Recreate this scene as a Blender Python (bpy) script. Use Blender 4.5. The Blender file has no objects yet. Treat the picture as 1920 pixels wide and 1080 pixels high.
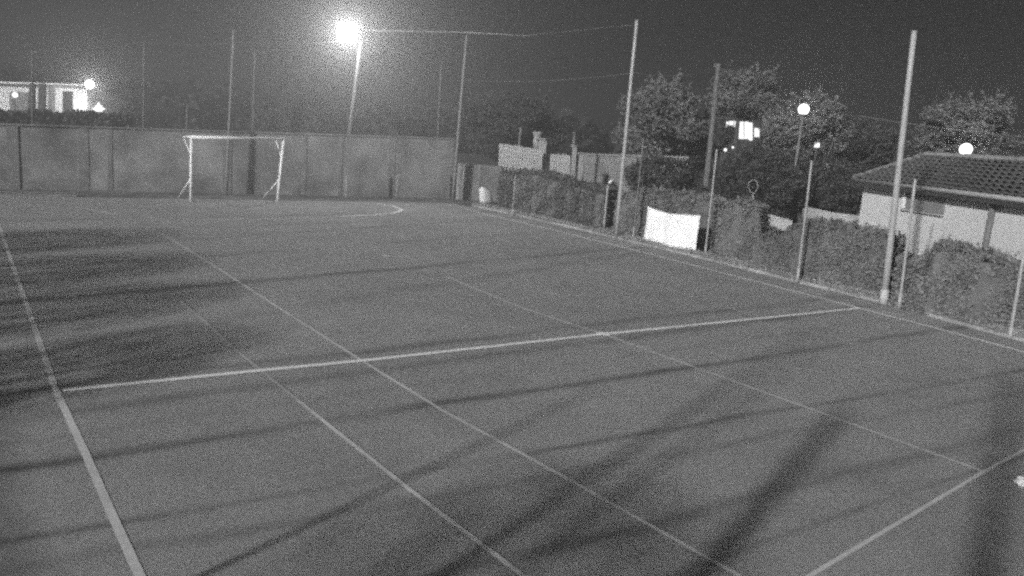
import bpy, bmesh, math, random
from mathutils import Vector, Matrix
import numpy as np

rnd = random.Random(7)
npr = np.random.default_rng(11)
sc = bpy.context.scene
COL = sc.collection

# ------------------------------------------------------------------ camera
CAM = Vector((-8.8343, -9.5980, 3.1821))
YAW, PITCH, ROLL = map(math.radians, (-36.6071, -11.0370, 4.6671))
FPX = 1487.626
_f = Vector((-math.sin(YAW) * math.cos(PITCH), math.cos(YAW) * math.cos(PITCH), math.sin(PITCH)))
_r = Vector((math.cos(YAW), math.sin(YAW), 0))
_u = _r.cross(_f)
RT = math.cos(ROLL) * _r + math.sin(ROLL) * _u
UP = -math.sin(ROLL) * _r + math.cos(ROLL) * _u
FW = _f
cd = bpy.data.cameras.new('camera')
cam = bpy.data.objects.new('camera', cd)
COL.objects.link(cam)
m = Matrix((RT, UP, -FW)).transposed().to_4x4()
m.translation = CAM
cam.matrix_world = m
cd.sensor_width = 36
cd.lens = FPX / 1920 * 36
cd.clip_start = 0.05
cd.clip_end = 2000
sc.camera = cam

# ------------------------------------------------------------------ sky, key light, exposure
SUN_DIR = Vector((0.936, 0.351, 0)).normalized()          # the way shadows fall
SUN_EL = math.radians(21)
w = bpy.data.worlds.new('World')
sc.world = w
w.use_nodes = True
nt = w.node_tree
nt.nodes.clear()
sky = nt.nodes.new('ShaderNodeTexSky')
sky.sky_type = 'NISHITA'
sky.sun_disc = False
sky.sun_elevation = SUN_EL
sky.sun_rotation = math.atan2(-SUN_DIR.x, -SUN_DIR.y)
sky.ozone_density = 1.0
bw = nt.nodes.new('ShaderNodeRGBToBW')                   # an infrared camera sees no colour
bg = nt.nodes.new('ShaderNodeBackground')
bg.inputs['Strength'].default_value = 0.0024
wo = nt.nodes.new('ShaderNodeOutputWorld')
w.cycles.sampling_method = 'NONE'
nt.links.new(sky.outputs[0], bw.inputs[0])
nt.links.new(bw.outputs[0], bg.inputs[0])
nt.links.new(bg.outputs[0], wo.inputs[0])

sl = bpy.data.lights.new('sun', 'SUN')
sl.energy = 3.6
sl.angle = math.radians(2.3)
sun = bpy.data.objects.new('sun', sl)
COL.objects.link(sun)
d = Vector((SUN_DIR.x * math.cos(SUN_EL), SUN_DIR.y * math.cos(SUN_EL), -math.sin(SUN_EL)))
sun.rotation_euler = d.to_track_quat('-Z', 'Y').to_euler()
sun.location = (-40, -20, 30)

vs = sc.view_settings
vs.view_transform = 'Standard'
vs.look = 'None'
vs.exposure = 0.77
vs.gamma = 1.0
vs.use_curve_mapping = False
sc.cycles.use_denoising = False
sc.cycles.max_bounces = 5
sc.cycles.volume_bounces = 0
sc.cycles.use_light_tree = False
sc.cycles.sample_clamp_direct = 24.0
sc.cycles.sample_clamp_indirect = 1.5
sc.cycles.use_adaptive_sampling = False
sc.cycles.pixel_filter_type = 'BLACKMAN_HARRIS'
sc.cycles.filter_width = 2.6                            # a soft small-sensor lens

# ------------------------------------------------------------------ pixel -> place
def ray(px, py):
    return FW + RT * ((px - 960) / FPX) - UP * ((py - 540) / FPX)
def G(px, py, z=0.0):
    r = ray(px, py)
    return CAM + r * ((z - CAM.z) / r.z)
def AY(px, py, Y):
    r = ray(px, py)
    return CAM + r * ((Y - CAM.y) / r.y)
def AX(px, py, X):
    r = ray(px, py)
    return CAM + r * ((X - CAM.x) / r.x)
def AD(px, py, dep):
    return CAM + ray(px, py) * dep
def pix(P):
    v = Vector(P) - CAM
    z = v.dot(FW)
    return 960 + FPX * v.dot(RT) / z, 540 - FPX * v.dot(UP) / z
def ztop(base, ypx):
    lo, hi = -5.0, 30.0
    for _ in range(50):
        mid = (lo + hi) / 2
        if pix((base[0], base[1], mid))[1] > ypx:
            lo = mid
        else:
            hi = mid
    return lo

# ------------------------------------------------------------------ materials
def mat(name, v, rough=0.8, amount=0.25, scale=4.0, bump=0.0, bscale=40.0, spec=0.3, trans=0.0, big=0.0):
    """grey procedural surface: base value with two octaves of mottling"""
    M = bpy.data.materials.new(name)
    M.use_nodes = True
    t = M.node_tree
    b = t.nodes['Principled BSDF']
    b.inputs['Roughness'].default_value = rough
    b.inputs['Specular IOR Level'].default_value = spec
    tc = t.nodes.new('ShaderNodeTexCoord')
    n1 = t.nodes.new('ShaderNodeTexNoise')
    n1.inputs['Scale'].default_value = scale
    n1.inputs['Detail'].default_value = 6
    n1.inputs['Roughness'].default_value = 0.65
    t.links.new(tc.outputs['Object'], n1.inputs['Vector'])
    mr = t.nodes.new('ShaderNodeMapRange')
    mr.inputs['From Min'].default_value = 0.25
    mr.inputs['From Max'].default_value = 0.75
    mr.inputs['To Min'].default_value = v * (1 - amount)
    mr.inputs['To Max'].default_value = v * (1 + amount)
    t.links.new(n1.outputs[0], mr.inputs[0])
    out = mr.outputs[0]
    if big:
        n2 = t.nodes.new('ShaderNodeTexNoise')
        n2.inputs['Scale'].default_value = 0.45
        n2.inputs['Detail'].default_value = 4
        t.links.new(tc.outputs['Object'], n2.inputs['Vector'])
        m2 = t.nodes.new('ShaderNodeMapRange')
        m2.inputs['From Min'].default_value = 0.3
        m2.inputs['From Max'].default_value = 0.7
        m2.inputs['To Min'].default_value = 1 - big
        m2.inputs['To Max'].default_value = 1 + big
        t.links.new(n2.outputs[0], m2.inputs[0])
        mu = t.nodes.new('ShaderNodeMath')
        mu.operation = 'MULTIPLY'
        t.links.new(out, mu.inputs[0])
        t.links.new(m2.outputs[0], mu.inputs[1])
        out = mu.outputs[0]
    t.links.new(out, b.inputs['Base Color'])
    if bump:
        n3 = t.nodes.new('ShaderNodeTexNoise')
        n3.inputs['Scale'].default_value = bscale
        n3.inputs['Detail'].default_value = 4
        t.links.new(tc.outputs['Object'], n3.inputs['Vector'])
        bp = t.nodes.new('ShaderNodeBump')
        bp.inputs['Strength'].default_value = bump
        bp.inputs['Distance'].default_value = 0.02
        t.links.new(n3.outputs[0], bp.inputs['Height'])
        t.links.new(bp.outputs[0], b.inputs['Normal'])
    if trans:
        tl = t.nodes.new('ShaderNodeBsdfTranslucent')
        t.links.new(out, tl.inputs['Color'])
        mx = t.nodes.new('ShaderNodeMixShader')
        mx.inputs[0].default_value = trans
        o = t.nodes['Material Output']
        t.links.new(b.outputs[0], mx.inputs[1])
        t.links.new(tl.outputs[0], mx.inputs[2])
        t.links.new(mx.outputs[0], o.inputs['Surface'])
    return M

def emit(name, strength):
    M = bpy.data.materials.new(name)
    M.use_nodes = True
    t = M.node_tree
    t.nodes.remove(t.nodes['Principled BSDF'])
    e = t.nodes.new('ShaderNodeEmission')
    e.inputs['Color'].default_value = (1, 1, 1, 1)
    e.inputs['Strength'].default_value = strength
    t.links.new(e.outputs[0], t.nodes['Material Output'].inputs['Surface'])
    M.cycles.emission_sampling = 'NONE'                  # the lamp inside does the lighting
    return M

def N(t, kind, **kw):
    n = t.nodes.new(kind)
    for k, v in kw.items():
        setattr(n, k, v)
    return n

def mmath(t, op, a, b=None, c=None):
    n = t.nodes.new('ShaderNodeMath')
    n.operation = op
    for i, x in enumerate((a, b, c)):
        if x is None:
            continue
        if isinstance(x, (int, float)):
            n.inputs[i].default_value = x
        else:
            t.links.new(x, n.inputs[i])
    return n.outputs[0]

def turf_material():
    """sand-filled artificial turf: mottled, with dirty seams where the rolls butt together"""
    M = bpy.data.materials.new('turf')
    M.use_nodes = True
    t = M.node_tree
    b = t.nodes['Principled BSDF']
    b.inputs['Roughness'].default_value = 0.95
    b.inputs['Specular IOR Level'].default_value = 0.1
    tc = N(t, 'ShaderNodeTexCoord')
    sep = N(t, 'ShaderNodeSeparateXYZ')
    t.links.new(tc.outputs['Object'], sep.inputs[0])
    X, Y = sep.outputs[0], sep.outputs[1]
    def noise(scale, detail=4, rough=0.6, vec=None):
        n = N(t, 'ShaderNodeTexNoise')
        n.inputs['Scale'].default_value = scale
        n.inputs['Detail'].default_value = detail
        n.inputs['Roughness'].default_value = rough
        t.links.new(vec or tc.outputs['Object'], n.inputs['Vector'])
        return n.outputs[0]
    mp = N(t, 'ShaderNodeMapping')
    mp.inputs['Scale'].default_value = (0.28, 1.6, 1)
    t.links.new(tc.outputs['Object'], mp.inputs[0])
    streak = noise(1.0, 5, 0.6, mp.outputs[0])
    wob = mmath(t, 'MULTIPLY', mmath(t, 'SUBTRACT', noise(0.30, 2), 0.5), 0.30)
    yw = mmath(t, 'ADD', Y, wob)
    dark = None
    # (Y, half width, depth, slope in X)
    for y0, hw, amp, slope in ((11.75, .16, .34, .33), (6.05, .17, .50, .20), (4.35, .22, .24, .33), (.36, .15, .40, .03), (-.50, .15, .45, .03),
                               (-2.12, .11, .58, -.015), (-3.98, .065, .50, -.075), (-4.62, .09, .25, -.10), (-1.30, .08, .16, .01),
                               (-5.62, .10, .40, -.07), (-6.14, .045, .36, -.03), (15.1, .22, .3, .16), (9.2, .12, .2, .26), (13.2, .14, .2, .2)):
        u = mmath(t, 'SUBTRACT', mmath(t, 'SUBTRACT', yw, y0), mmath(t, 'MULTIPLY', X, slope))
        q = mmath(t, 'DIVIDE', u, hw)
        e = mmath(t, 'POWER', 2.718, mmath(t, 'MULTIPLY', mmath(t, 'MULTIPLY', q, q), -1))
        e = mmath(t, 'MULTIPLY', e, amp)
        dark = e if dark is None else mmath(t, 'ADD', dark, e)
    # seams fade in and out along their length
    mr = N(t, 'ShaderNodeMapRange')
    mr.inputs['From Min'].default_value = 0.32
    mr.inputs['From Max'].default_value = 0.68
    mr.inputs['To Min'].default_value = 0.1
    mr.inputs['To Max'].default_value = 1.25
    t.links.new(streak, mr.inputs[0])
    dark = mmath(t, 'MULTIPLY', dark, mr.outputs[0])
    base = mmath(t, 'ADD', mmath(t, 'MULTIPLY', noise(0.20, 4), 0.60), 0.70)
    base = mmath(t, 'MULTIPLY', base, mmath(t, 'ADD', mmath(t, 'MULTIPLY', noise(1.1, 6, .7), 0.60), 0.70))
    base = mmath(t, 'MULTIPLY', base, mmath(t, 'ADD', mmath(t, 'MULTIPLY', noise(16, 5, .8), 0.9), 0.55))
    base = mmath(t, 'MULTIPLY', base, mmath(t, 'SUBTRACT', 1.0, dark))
    # surface darkens smoothly towards the left margin
    ed = N(t, 'ShaderNodeMapRange')
    ed.interpolation_type = 'SMOOTHSTEP'
    ed.inputs['From Min'].default_value = -8.55
    ed.inputs['From Max'].default_value = -8.15
    ed.inputs['To Min'].default_value = 0.62
    ed.inputs['To Max'].default_value = 1.0
    t.links.new(mmath(t, 'ADD', X, mmath(t, 'MULTIPLY', mmath(t, 'SUBTRACT', noise(2.5, 4), .5), .3)), ed.inputs[0])
    base = mmath(t, 'MULTIPLY', base, ed.outputs[0])
    col = mmath(t, 'MULTIPLY', base, 0.325)
    t.links.new(col, b.inputs['Base Color'])
    bp = N(t, 'ShaderNodeBump')
    bp.inputs['Strength'].default_value = 0.6
    bp.inputs['Distance'].default_value = 0.02
    t.links.new(noise(45, 5, .8), bp.inputs['Height'])
    t.links.new(bp.outputs[0], b.inputs['Normal'])
    return M

def paint_material(name, v, wear):
    """worn line paint: the turf shows through where wear is high"""
    M = bpy.data.materials.new(name)
    M.use_nodes = True
    t = M.node_tree
    b = t.nodes['Principled BSDF']
    b.inputs['Roughness'].default_value = 0.8
    b.inputs['Specular IOR Level'].default_value = 0.2
    tc = N(t, 'ShaderNodeTexCoord')
    n1 = N(t, 'ShaderNodeTexNoise')
    n1.inputs['Scale'].default_value = 1.1
    n1.inputs['Detail'].default_value = 7
    n1.inputs['Roughness'].default_value = 0.75
    t.links.new(tc.outputs['Object'], n1.inputs['Vector'])
    mr = N(t, 'ShaderNodeMapRange')
    mr.inputs['From Min'].default_value = 0.3
    mr.inputs['From Max'].default_value = 0.7
    mr.inputs['To Min'].default_value = v * (1 - wear)
    mr.inputs['To Max'].default_value = v * (1 + 0.12)
    t.links.new(n1.outputs[0], mr.inputs[0])
    n2 = N(t, 'ShaderNodeTexNoise')
    n2.inputs['Scale'].default_value = 22
    n2.inputs['Detail'].default_value = 4
    t.links.new(tc.outputs['Object'], n2.inputs['Vector'])
    f = mmath(t, 'MULTIPLY', mr.outputs[0], mmath(t, 'ADD', mmath(t, 'MULTIPLY', n2.outputs[0], 0.5), 0.75))
    t.links.new(f, b.inputs['Base Color'])
    return M

MT = dict(
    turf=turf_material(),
    line=paint_material('line_paint', .95, .12),
    touch=paint_material('touch_paint', .62, .25),
    trace=paint_material('trace_paint', .50, .45),
    faint=paint_material('worn_paint', .66, .40),
    ghost=paint_material('ghost_paint', .62, .4),
    ground=mat('rough_ground', 0.144, .95, .45, 1.5, .4, 12, .1, big=.25),
    asphalt=mat('asphalt', 0.200, .9, .3, 9, .3, 60, .2, big=.12),
    verge=mat('dry_verge', 0.16, .95, .5, 2.2, .5, 18, .1, big=.3),
    kerb=mat('pale_kerb', 0.33, .9, .45, 2.0, .5, 25, .2, big=.3),
    wall=mat('concrete_panel', 0.29, .9, .38, .9, .3, 20, .2, big=.28),
    wallpost=mat('concrete_post', 0.265, .9, .35, 2.0, .3, 20, .2),
    lowwall=mat('low_wall_render', 0.252, .9, .3, 1.5, .3, 20, .2, big=.2),
    white=mat('white_metal', 0.92, .45, .08, 6, 0, 1, .5),
    steel=mat('galvanised_steel', 0.36, .45, .2, 5, 0, 1, .5),
    steel_dim=mat('grey_steel', 0.17, .5, .25, 5, 0, 1, .4),
    steel_dark=mat('dark_steel', 0.091, .6, .3, 5, 0, 1, .3),
    pale_sleeve=mat('pale_sleeve', 0.5, .6, .15, 6, 0, 1, .3),
    timber=mat('weathered_pole', 0.140, .85, .3, 3, .3, 25, .2),
    render=mat('house_render', 0.616, .9, .08, 1.2, .15, 60, .2, big=.06),
    fascia=mat('fascia_paint', 0.420, .7, .15, 4),
    gutter=mat('dark_gutter', 0.049, .6, .2, 4),
    board=mat('grey_board', 0.210, .7, .15, 5),
    pipe=mat('downpipe', 0.140, .6, .2, 4),
    roof=mat('roof_tile', 0.119, .85, .4, 5.0, .4, 30, .2, big=.2),
    slat=mat('white_slat', 0.420, .7, .2, 6),
    stone=mat('pale_stone', 0.294, .9, .3, 4, .3, 20),
    sack=mat('white_sack', .72, .85, .15, 7, .4, 12),
    hedge=mat('hedge_leaf', 0.265, .7, .45, 3.0, 0, 1, .3, .25, big=.2),
    hedge_dark=mat('hedge_leaf_dark', 0.14, .7, .45, 3.0, 0, 1, .3, .25, big=.2),
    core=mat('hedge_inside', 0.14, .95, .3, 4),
    leaf=mat('tree_leaf', 0.213, .7, .45, 1.5, 0, 1, .3, .3, big=.2),
    leaf_dark=mat('tree_leaf_dark', 0.093, .7, .45, 1.5, 0, 1, .3, .3, big=.2),
    leaf_far=mat('far_leaf', 0.084, .8, .4, .8, 0, 1, .2, .2),
    bark=mat('bark', 0.084, .95, .4, 6, .6, 20),
    drygrass=mat('dry_grass', 0.440, .9, .4, 3, 0, 1, .2, .3),
    farwall=mat('white_far_wall', 0.8, .9, .1, 1),
    dark=mat('dark_opening', 0.035, .7, .3, 3),
    roofdark=mat('dark_roof', 0.09, .9, .3, 3),
    housing=mat('lamp_housing', 0.105, .5, .2, 5),
    cable=mat('cable_sheath', 0.385, .6, .1, 5),
    cable_dark=mat('overhead_wire', 0.210, .6, .1, 5),
    paper=mat('crumpled_paper', .8, .8, .08, 8, .4, 20),
)
E_FLOOD = emit('flood_glass', 4)
E_GLOBE = emit('globe_glass', 2.2)
E_SPOT = emit('small_glow', 1.8)
E_ROOM = emit('lit_room', 1.5)

# ------------------------------------------------------------------ mesh helpers
def newobj(name, verts, faces, material, parent=None, smooth=False):
    me = bpy.data.meshes.new(name)
    me.from_pydata([tuple(v) for v in verts], [], faces)
    me.materials.append(material)
    if smooth:
        me.polygons.foreach_set('use_smooth', [True] * len(me.polygons))
    me.update()
    o = bpy.data.objects.new(name, me)
    COL.objects.link(o)
    if parent is not None:
        o.parent = parent
        o.matrix_parent_inverse = Matrix.Identity(4)
        o.location = -parent.location
    return o

class MB:
    def __init__(s):
        s.v, s.f = [], []
    def add(s, v, f):
        n = len(s.v)
        s.v += [Vector(x) for x in v]
        s.f += [tuple(i + n for i in q) for q in f]
        return s
    def hexa(s, c):
        """c: 8 corners, bottom ring 0-3 then top ring 4-7"""
        return s.add(c, [(3, 2, 1, 0), (4, 5, 6, 7), (0, 1, 5, 4), (1, 2, 6, 5), (2, 3, 7, 6), (3, 0, 4, 7)])
    def box(s, o, u, v, w_):
        """box from corner o spanned by three edge vectors"""
        o, u, v, w_ = map(Vector, (o, u, v, w_))
        return s.hexa([o, o + u, o + u + v, o + v, o + w_, o + u + w_, o + u + v + w_, o + v + w_])
    def cbox(s, c, sx, sy, sz, rz=0.0):
        c = Vector(c)
        a = Vector((math.cos(rz), math.sin(rz), 0)) * sx
        b = Vector((-math.sin(rz), math.cos(rz), 0)) * sy
        return s.box(c - a / 2 - b / 2, a, b, (0, 0, sz))
    def tube(s, pts, radii, n=10, cap=True):
        pts = [Vector(p) for p in pts]
        if isinstance(radii, (int, float)):
            radii = [radii] * len(pts)
        base = len(s.v)
        for i, p in enumerate(pts):
            tdir = (pts[min(i + 1, len(pts) - 1)] - pts[max(i - 1, 0)]).normalized()
            a = tdir.orthogonal().normalized() if abs(tdir.z) > .9 else tdir.cross(Vector((0, 0, 1))).normalized()
            if abs(tdir.z) > .9:
                a = (Vector((1, 0, 0)) - tdir * tdir.x).normalized()
            b = tdir.cross(a)
            for k in range(n):
                t = 2 * math.pi * k / n
                s.v.append(p + (a * math.cos(t) + b * math.sin(t)) * radii[i])
        for i in range(len(pts) - 1):
            for k in range(n):
                k2 = (k + 1) % n
                s.f.append((base + i * n + k, base + i * n + k2, base + (i + 1) * n + k2, base + (i + 1) * n + k))
        if cap:
            s.f.append(tuple(base + k for k in reversed(range(n))))
            s.f.append(tuple(base + (len(pts) - 1) * n + k for k in range(n)))
        return s
    def sphere(s, c, r, nu=16, nv=10, sq=(1, 1, 1), jit=0.0):
        c = Vector(c)
        base = len(s.v)
        for j in range(nv + 1):
            ph = math.pi * j / nv
            for i in range(nu):
                th = 2 * math.pi * i / nu
                k = 1 + rnd.uniform(-jit, jit)
                s.v.append(c + Vector((math.sin(ph) * math.cos(th) * sq[0], math.sin(ph) * math.sin(th) * sq[1], -math.cos(ph) * sq[2])) * r * k)
        for j in range(nv):
            for i in range(nu):
                i2 = (i + 1) % nu
                s.f.append((base + j * nu + i, base + j * nu + i2, base + (j + 1) * nu + i2, base + (j + 1) * nu + i))
        return s
    def build(s, name, material, parent=None, smooth=False):
        return newobj(name, s.v, s.f, material, parent, smooth)

def tag(o, label, cat, group=None):
    o['label'] = label
    o['category'] = cat
    if group:
        o['group'] = group
    return o
def thing(name, label, cat, loc, group=None):
    o = bpy.data.objects.new(name, None)
    o.empty_display_size = .3
    COL.objects.link(o)
    o.location = loc
    return tag(o, label, cat, group)
def struct(o):
    o['kind'] = 'structure'
    return o
def point(name, loc, power, radius, parent=None):
    L = bpy.data.lights.new(name, 'POINT')
    L.energy = power
    L.shadow_soft_size = radius
    o = bpy.data.objects.new(name, L)
    COL.objects.link(o)
    o.location = loc
    if parent is not None:
        o.parent = parent
        o.location = Vector(loc) - parent.location
    return o

def leaves(centers, size, name, material, parent=None, up=0.2, stretch=1.7):
    """one mesh of folded leaf faces at the given centres"""
    c = np.asarray(centers, float)
    n = len(c)
    a = npr.normal(size=(n, 3))
    a[:, 2] *= .7
    a /= np.linalg.norm(a, axis=1)[:, None]
    b = npr.normal(size=(n, 3))
    b -= (b * a).sum(1)[:, None] * a
    b /= np.linalg.norm(b, axis=1)[:, None]
    nn = np.cross(a, b)
    sz = npr.uniform(size[0], size[1], n)[:, None]
    p0 = c - a * sz * stretch / 2
    p2 = c + a * sz * stretch / 2
    p1 = c + b * sz / 2 + nn * sz * .18
    p3 = c - b * sz / 2 + nn * sz * .18
    V = np.stack([p0, p1, p2, p3], 1).reshape(-1, 3)
    me = bpy.data.meshes.new(name)
    me.vertices.add(4 * n)
    me.vertices.foreach_set('co', V.astype(np.float32).ravel())
    i = np.arange(n) * 4
    F = np.stack([i, i + 1, i + 2, i, i + 2, i + 3], 1).reshape(-1).astype(np.int32)
    me.loops.add(6 * n)
    me.loops.foreach_set('vertex_index', F)
    me.polygons.add(2 * n)
    me.polygons.foreach_set('loop_start', np.arange(2 * n, dtype=np.int32) * 3)
    me.update(calc_edges=True)
    me.materials.append(material)
    o = bpy.data.objects.new(name, me)
    COL.objects.link(o)
    if parent is not None:
        o.parent = parent
        o.location = -parent.location
    return o

# ================================================================== THE SETTING
def sheet(name, pts, z, material, parent=None):
    return newobj(name, [(p[0], p[1], z) for p in pts], [tuple(range(len(pts)))], material, parent)

ground = struct(sheet('ground', [(-180, -60), (220, -60), (220, 260), (-180, 260)], -0.10, MT['ground']))
path = struct(sheet('path', [(-14, -14), (-8.27, -14), (-8.27, 19.6), (-14, 19.6)], -0.012, MT['asphalt']))
TURF = [(-9.3, -14), (7.2, -14), (8.15, -3.5), (8.75, -.4), (9.0, 2.4), (9.6, 9.8), (9.75, 16), (9.3, 19.6), (-9.3, 19.6)]
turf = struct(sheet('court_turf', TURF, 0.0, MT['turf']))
verge = struct(sheet('back_verge', [(-14, 19.6), (13, 19.6), (13, 24.0), (-14, 24.0)], -0.03, MT['verge']))
verge2 = struct(sheet('side_verge', [(7.2, -14), (40, -14), (40, 19.6), (9.3, 19.6), (9.75, 16), (9.6, 9.8), (9.0, 2.4), (8.75, -.4), (8.15, -3.5)], -0.05, MT['ground']))

def stripe(name, pts, width, z, material):
    """painted line along ground points (a poly-line with mitred joints)"""
    P = [Vector((p[0], p[1])) for p in pts]
    V, F = [], []
    for i, p in enumerate(P):
        tdir = (P[min(i + 1, len(P) - 1)] - P[max(i - 1, 0)]).normalized()
        nrm = Vector((-tdir.y, tdir.x))
        V += [(p.x + nrm.x * width / 2, p.y + nrm.y * width / 2, z), (p.x - nrm.x * width / 2, p.y - nrm.y * width / 2, z)]
    for i in range(len(P) - 1):
        F.append((2 * i, 2 * i + 1, 2 * i + 3, 2 * i + 2))
    return newobj(name, V, F, material, turf)
def gp(*q):
    return [G(x, y) for x, y in q]
Z1, Z2 = 0.004, 0.008
stripe('touchline', gp((300, 1160), (262, 1080), (212, 970), (160, 850), (105, 732), (60, 600), (34, 525), (12, 462), (0, 428)) + [Vector((-7.5, 16, 0)), Vector((-7.4, 18.9, 0))], .07, Z1, MT['touch'])
stripe('touchline', gp((870, 391), (920, 404), (1050, 434), (1240, 482), (1450, 536), (1612, 578), (1780, 622), (1912, 658), (2000, 684)), .075, Z1, MT['line'])
stripe('halfway_line', gp((118, 733), (490, 695), (679, 677), (1131, 627), (1430, 597), (1612, 578)), .10, Z2, MT['line'])
stripe('tennis_sideline', gp((1390, 1082), (1050, 890), (830, 770), (679, 677), (530, 582), (385, 488), (300, 436)), .048, Z1 + .0007, MT['faint'])
stripe('tennis_centre_line', gp((1845, 885), (1500, 760), (1131, 627), (980, 578), (835, 518)), .048, Z1 + .0014, MT['faint'])
stripe('tennis_sideline', gp((985, 1084), (770, 920), (632, 810), (560, 752)), .05, Z1 + .0021, MT['faint'])
stripe('tennis_sideline', gp((560, 752), (490, 695), (440, 655), (385, 604), (340, 566)), .045, Z1 + .0021, MT['trace'])
stripe('tennis_sideline', gp((1960, 757), (1895, 737), (1700, 676), (1502, 618), (1260, 545), (1110, 503)), .035, Z1 + .0028, MT['ghost'])
stripe('tennis_sideline', gp((1960, 721), (1870, 694), (1740, 655), (1560, 606)), .035, Z1 + .0035, MT['ghost'])
stripe('tennis_service_line', gp((1440, 1130), (1520, 1080), (1690, 978), (1845, 885), (1920, 845), (1990, 805)), .042, Z2 + .0008, MT['touch'])
# penalty area: a flattened D in front of the goal, and the goal line
arc = gp((140, 388), (215, 402), (290, 409), (360, 412), (450, 413), (540, 411), (640, 406), (700, 403), (738, 400), (755, 394), (738, 387), (705, 382))
stripe('penalty_arc', arc[:7], .10, Z1 + .0042, MT['faint'])
stripe('penalty_arc', arc[6:], .13, Z1 + .0042, MT['line'])
stripe('goal_line', gp((60, 374), (358, 378), (520, 378), (640, 380), (870, 391)), .05, Z2 + .0016, MT['ghost'])
def spot(name, c, r, z, material):
    V = [(c.x + math.cos(a) * r * (1 + rnd.uniform(-.12, .12)), c.y + math.sin(a) * r * (1 + rnd.uniform(-.12, .12)), z) for a in [2 * math.pi * k / 18 for k in range(18)]]
    return newobj(name, V, [tuple(range(18))], material, turf)
spot('centre_spot', G(1131, 627), .12, Z2 + .003, MT['line'])
spot('penalty_spot', G(724, 481), .12, Z2 + .003, MT['touch'])

# kerbs
def kerb(name, pts, width, h, z0, material):
    P = [Vector((p[0], p[1])) for p in pts]
    mb = MB()
    ring = []
    for i, p in enumerate(P):
        tdir = (P[min(i + 1, len(P) - 1)] - P[max(i - 1, 0)]).normalized()
        nrm = Vector((tdir.y, -tdir.x))
        q = p + nrm * width
        ring.append([Vector((p.x, p.y, z0)), Vector((p.x, p.y, h - .02)), Vector((p.x + nrm.x * .02, p.y + nrm.y * .02, h)), Vector((q.x, q.y, h)), Vector((q.x, q.y, z0))])
    n = 5
    V = [v for r in ring for v in r]
    F = []
    for i in range(len(ring) - 1):
        for k in range(n - 1):
            F.append((i * n + k, (i + 1) * n + k, (i + 1) * n + k + 1, i * n + k + 1))
    return newobj(name, V, F, material)
KP = [(7.55, -12), (8.25, -4.2), (8.42, -3.1), (8.98, -.55), (9.08, -.1), (9.27, 2.3), (9.65, 6.3), (9.85, 9.8), (9.95, 13), (9.98, 16), (9.9, 19.0)]
KPd = []
for (a, b) in zip(KP[:-1], KP[1:]):
    n = max(1, int(math.dist(a, b) / .6))
    for k in range(n):
        KPd.append((a[0] + (b[0] - a[0]) * k / n + rnd.uniform(-.015, .015), a[1] + (b[1] - a[1]) * k / n))
KPd.append(KP[-1])
struct(kerb('kerb', list(reversed(KPd)), -.34, .05, -.12, MT['kerb']))
struct(kerb('kerb', [(-14, 19.75), (-9, 19.8), (-5.0, 19.9)], -.25, .09, -.12, MT['kerb']))

# ================================================================== FAR END
# --- goal
gl, gr = G(358, 378), G(520, 378)
ztl, ztr = ztop(gl, 257), ztop(gr, 261)
GH = (ztl + ztr) / 2
goal = thing('football_goal', 'white tubular five-a-side goal frame without a net in front of the concrete wall', 'goal', (gl + gr) / 2)
for base, tx in ((gl, (359, 257)), (gr, (532, 261))):
    top = AY(tx[0], tx[1], base.y)
    MB().tube([base, top], .05, 12).build('post', MT['white'], goal, True)
tl, tr = AY(359, 257, gl.y), AY(532, 261, gr.y)
ex = (tr - tl).normalized()
MB().tube([tl - ex * .05, tr + ex * .05], .05, 12).build('crossbar', MT['white'], goal, True)
for base, tp, sgn in ((gl, tl, 0), (gr, tr, 0)):
    back = Vector((0, 1, 0))
    MB().tube([base.lerp(tp, .36) + back * .04, base + Vector((-.10, 1.25, 0))], .022, 8).build('back_stay', MT['white'], goal, True)
    q = tp + Vector((-.12, .55, -.02))
    MB().tube([tp, q], .022, 8).build('net_bracket', MT['white'], goal, True)
    MB().tube([q, base.lerp(tp, .70)], .018, 8).build('bracket_strut', MT['white'], goal, True)

# --- concrete boundary wall behind the goal
WY = 22.0
wall = thing('boundary_wall', 'long grey concrete panel wall behind the goal', 'wall', (2, WY, 0))
cuts = [-260, -90, 22, 155, 205, 426, 572, 640, 736, 850]
def wtop(px):
    return 235 + (px - 0) * (262 - 235) / 850
for i in range(len(cuts) - 1):
    a, b = AY(cuts[i], wtop(cuts[i]), WY), AY(cuts[i + 1], wtop(cuts[i + 1]), WY)
    mb = MB()
    dy = rnd.uniform(-.015, .015)
    mb.hexa([(a.x + .012, WY + dy, -.12), (b.x - .012, WY + dy, -.12), (b.x - .012, WY + .16, -.12), (a.x + .012, WY + .16, -.12),
             (a.x + .012, WY + dy, a.z), (b.x - .012, WY + dy, b.z), (b.x - .012, WY + .16, b.z), (a.x + .012, WY + .16, a.z)])
    mb.build('wall_panel', MT['wall'], wall)
for i, cpx in enumerate(cuts):
    p = AY(cpx, wtop(cpx), WY)
    wdt = .34 if cpx in (22, 155, 426, 736) else .16
    MB().cbox((p.x, WY + .085, -.12), wdt, .22, p.z + .12 + .02).build('wall_post', MT['wallpost'], wall)
for pa, pb in ((640, 736), (736, 850)):
    a, b = AY(pa, 328, WY), AY(pb, 330, WY)
    MB().hexa([(a.x + .2, WY - .12, -.12), (b.x - .2, WY - .12, -.12), (b.x - .2, WY - .02, -.12), (a.x + .2, WY - .02, -.12),
               (a.x + .2, WY - .10, a.z), (b.x - .2, WY - .10, b.z), (b.x - .2, WY - .02, a.z), (a.x + .2, WY - .02, b.z)]).build('plinth', MT['wall'], wall)
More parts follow.
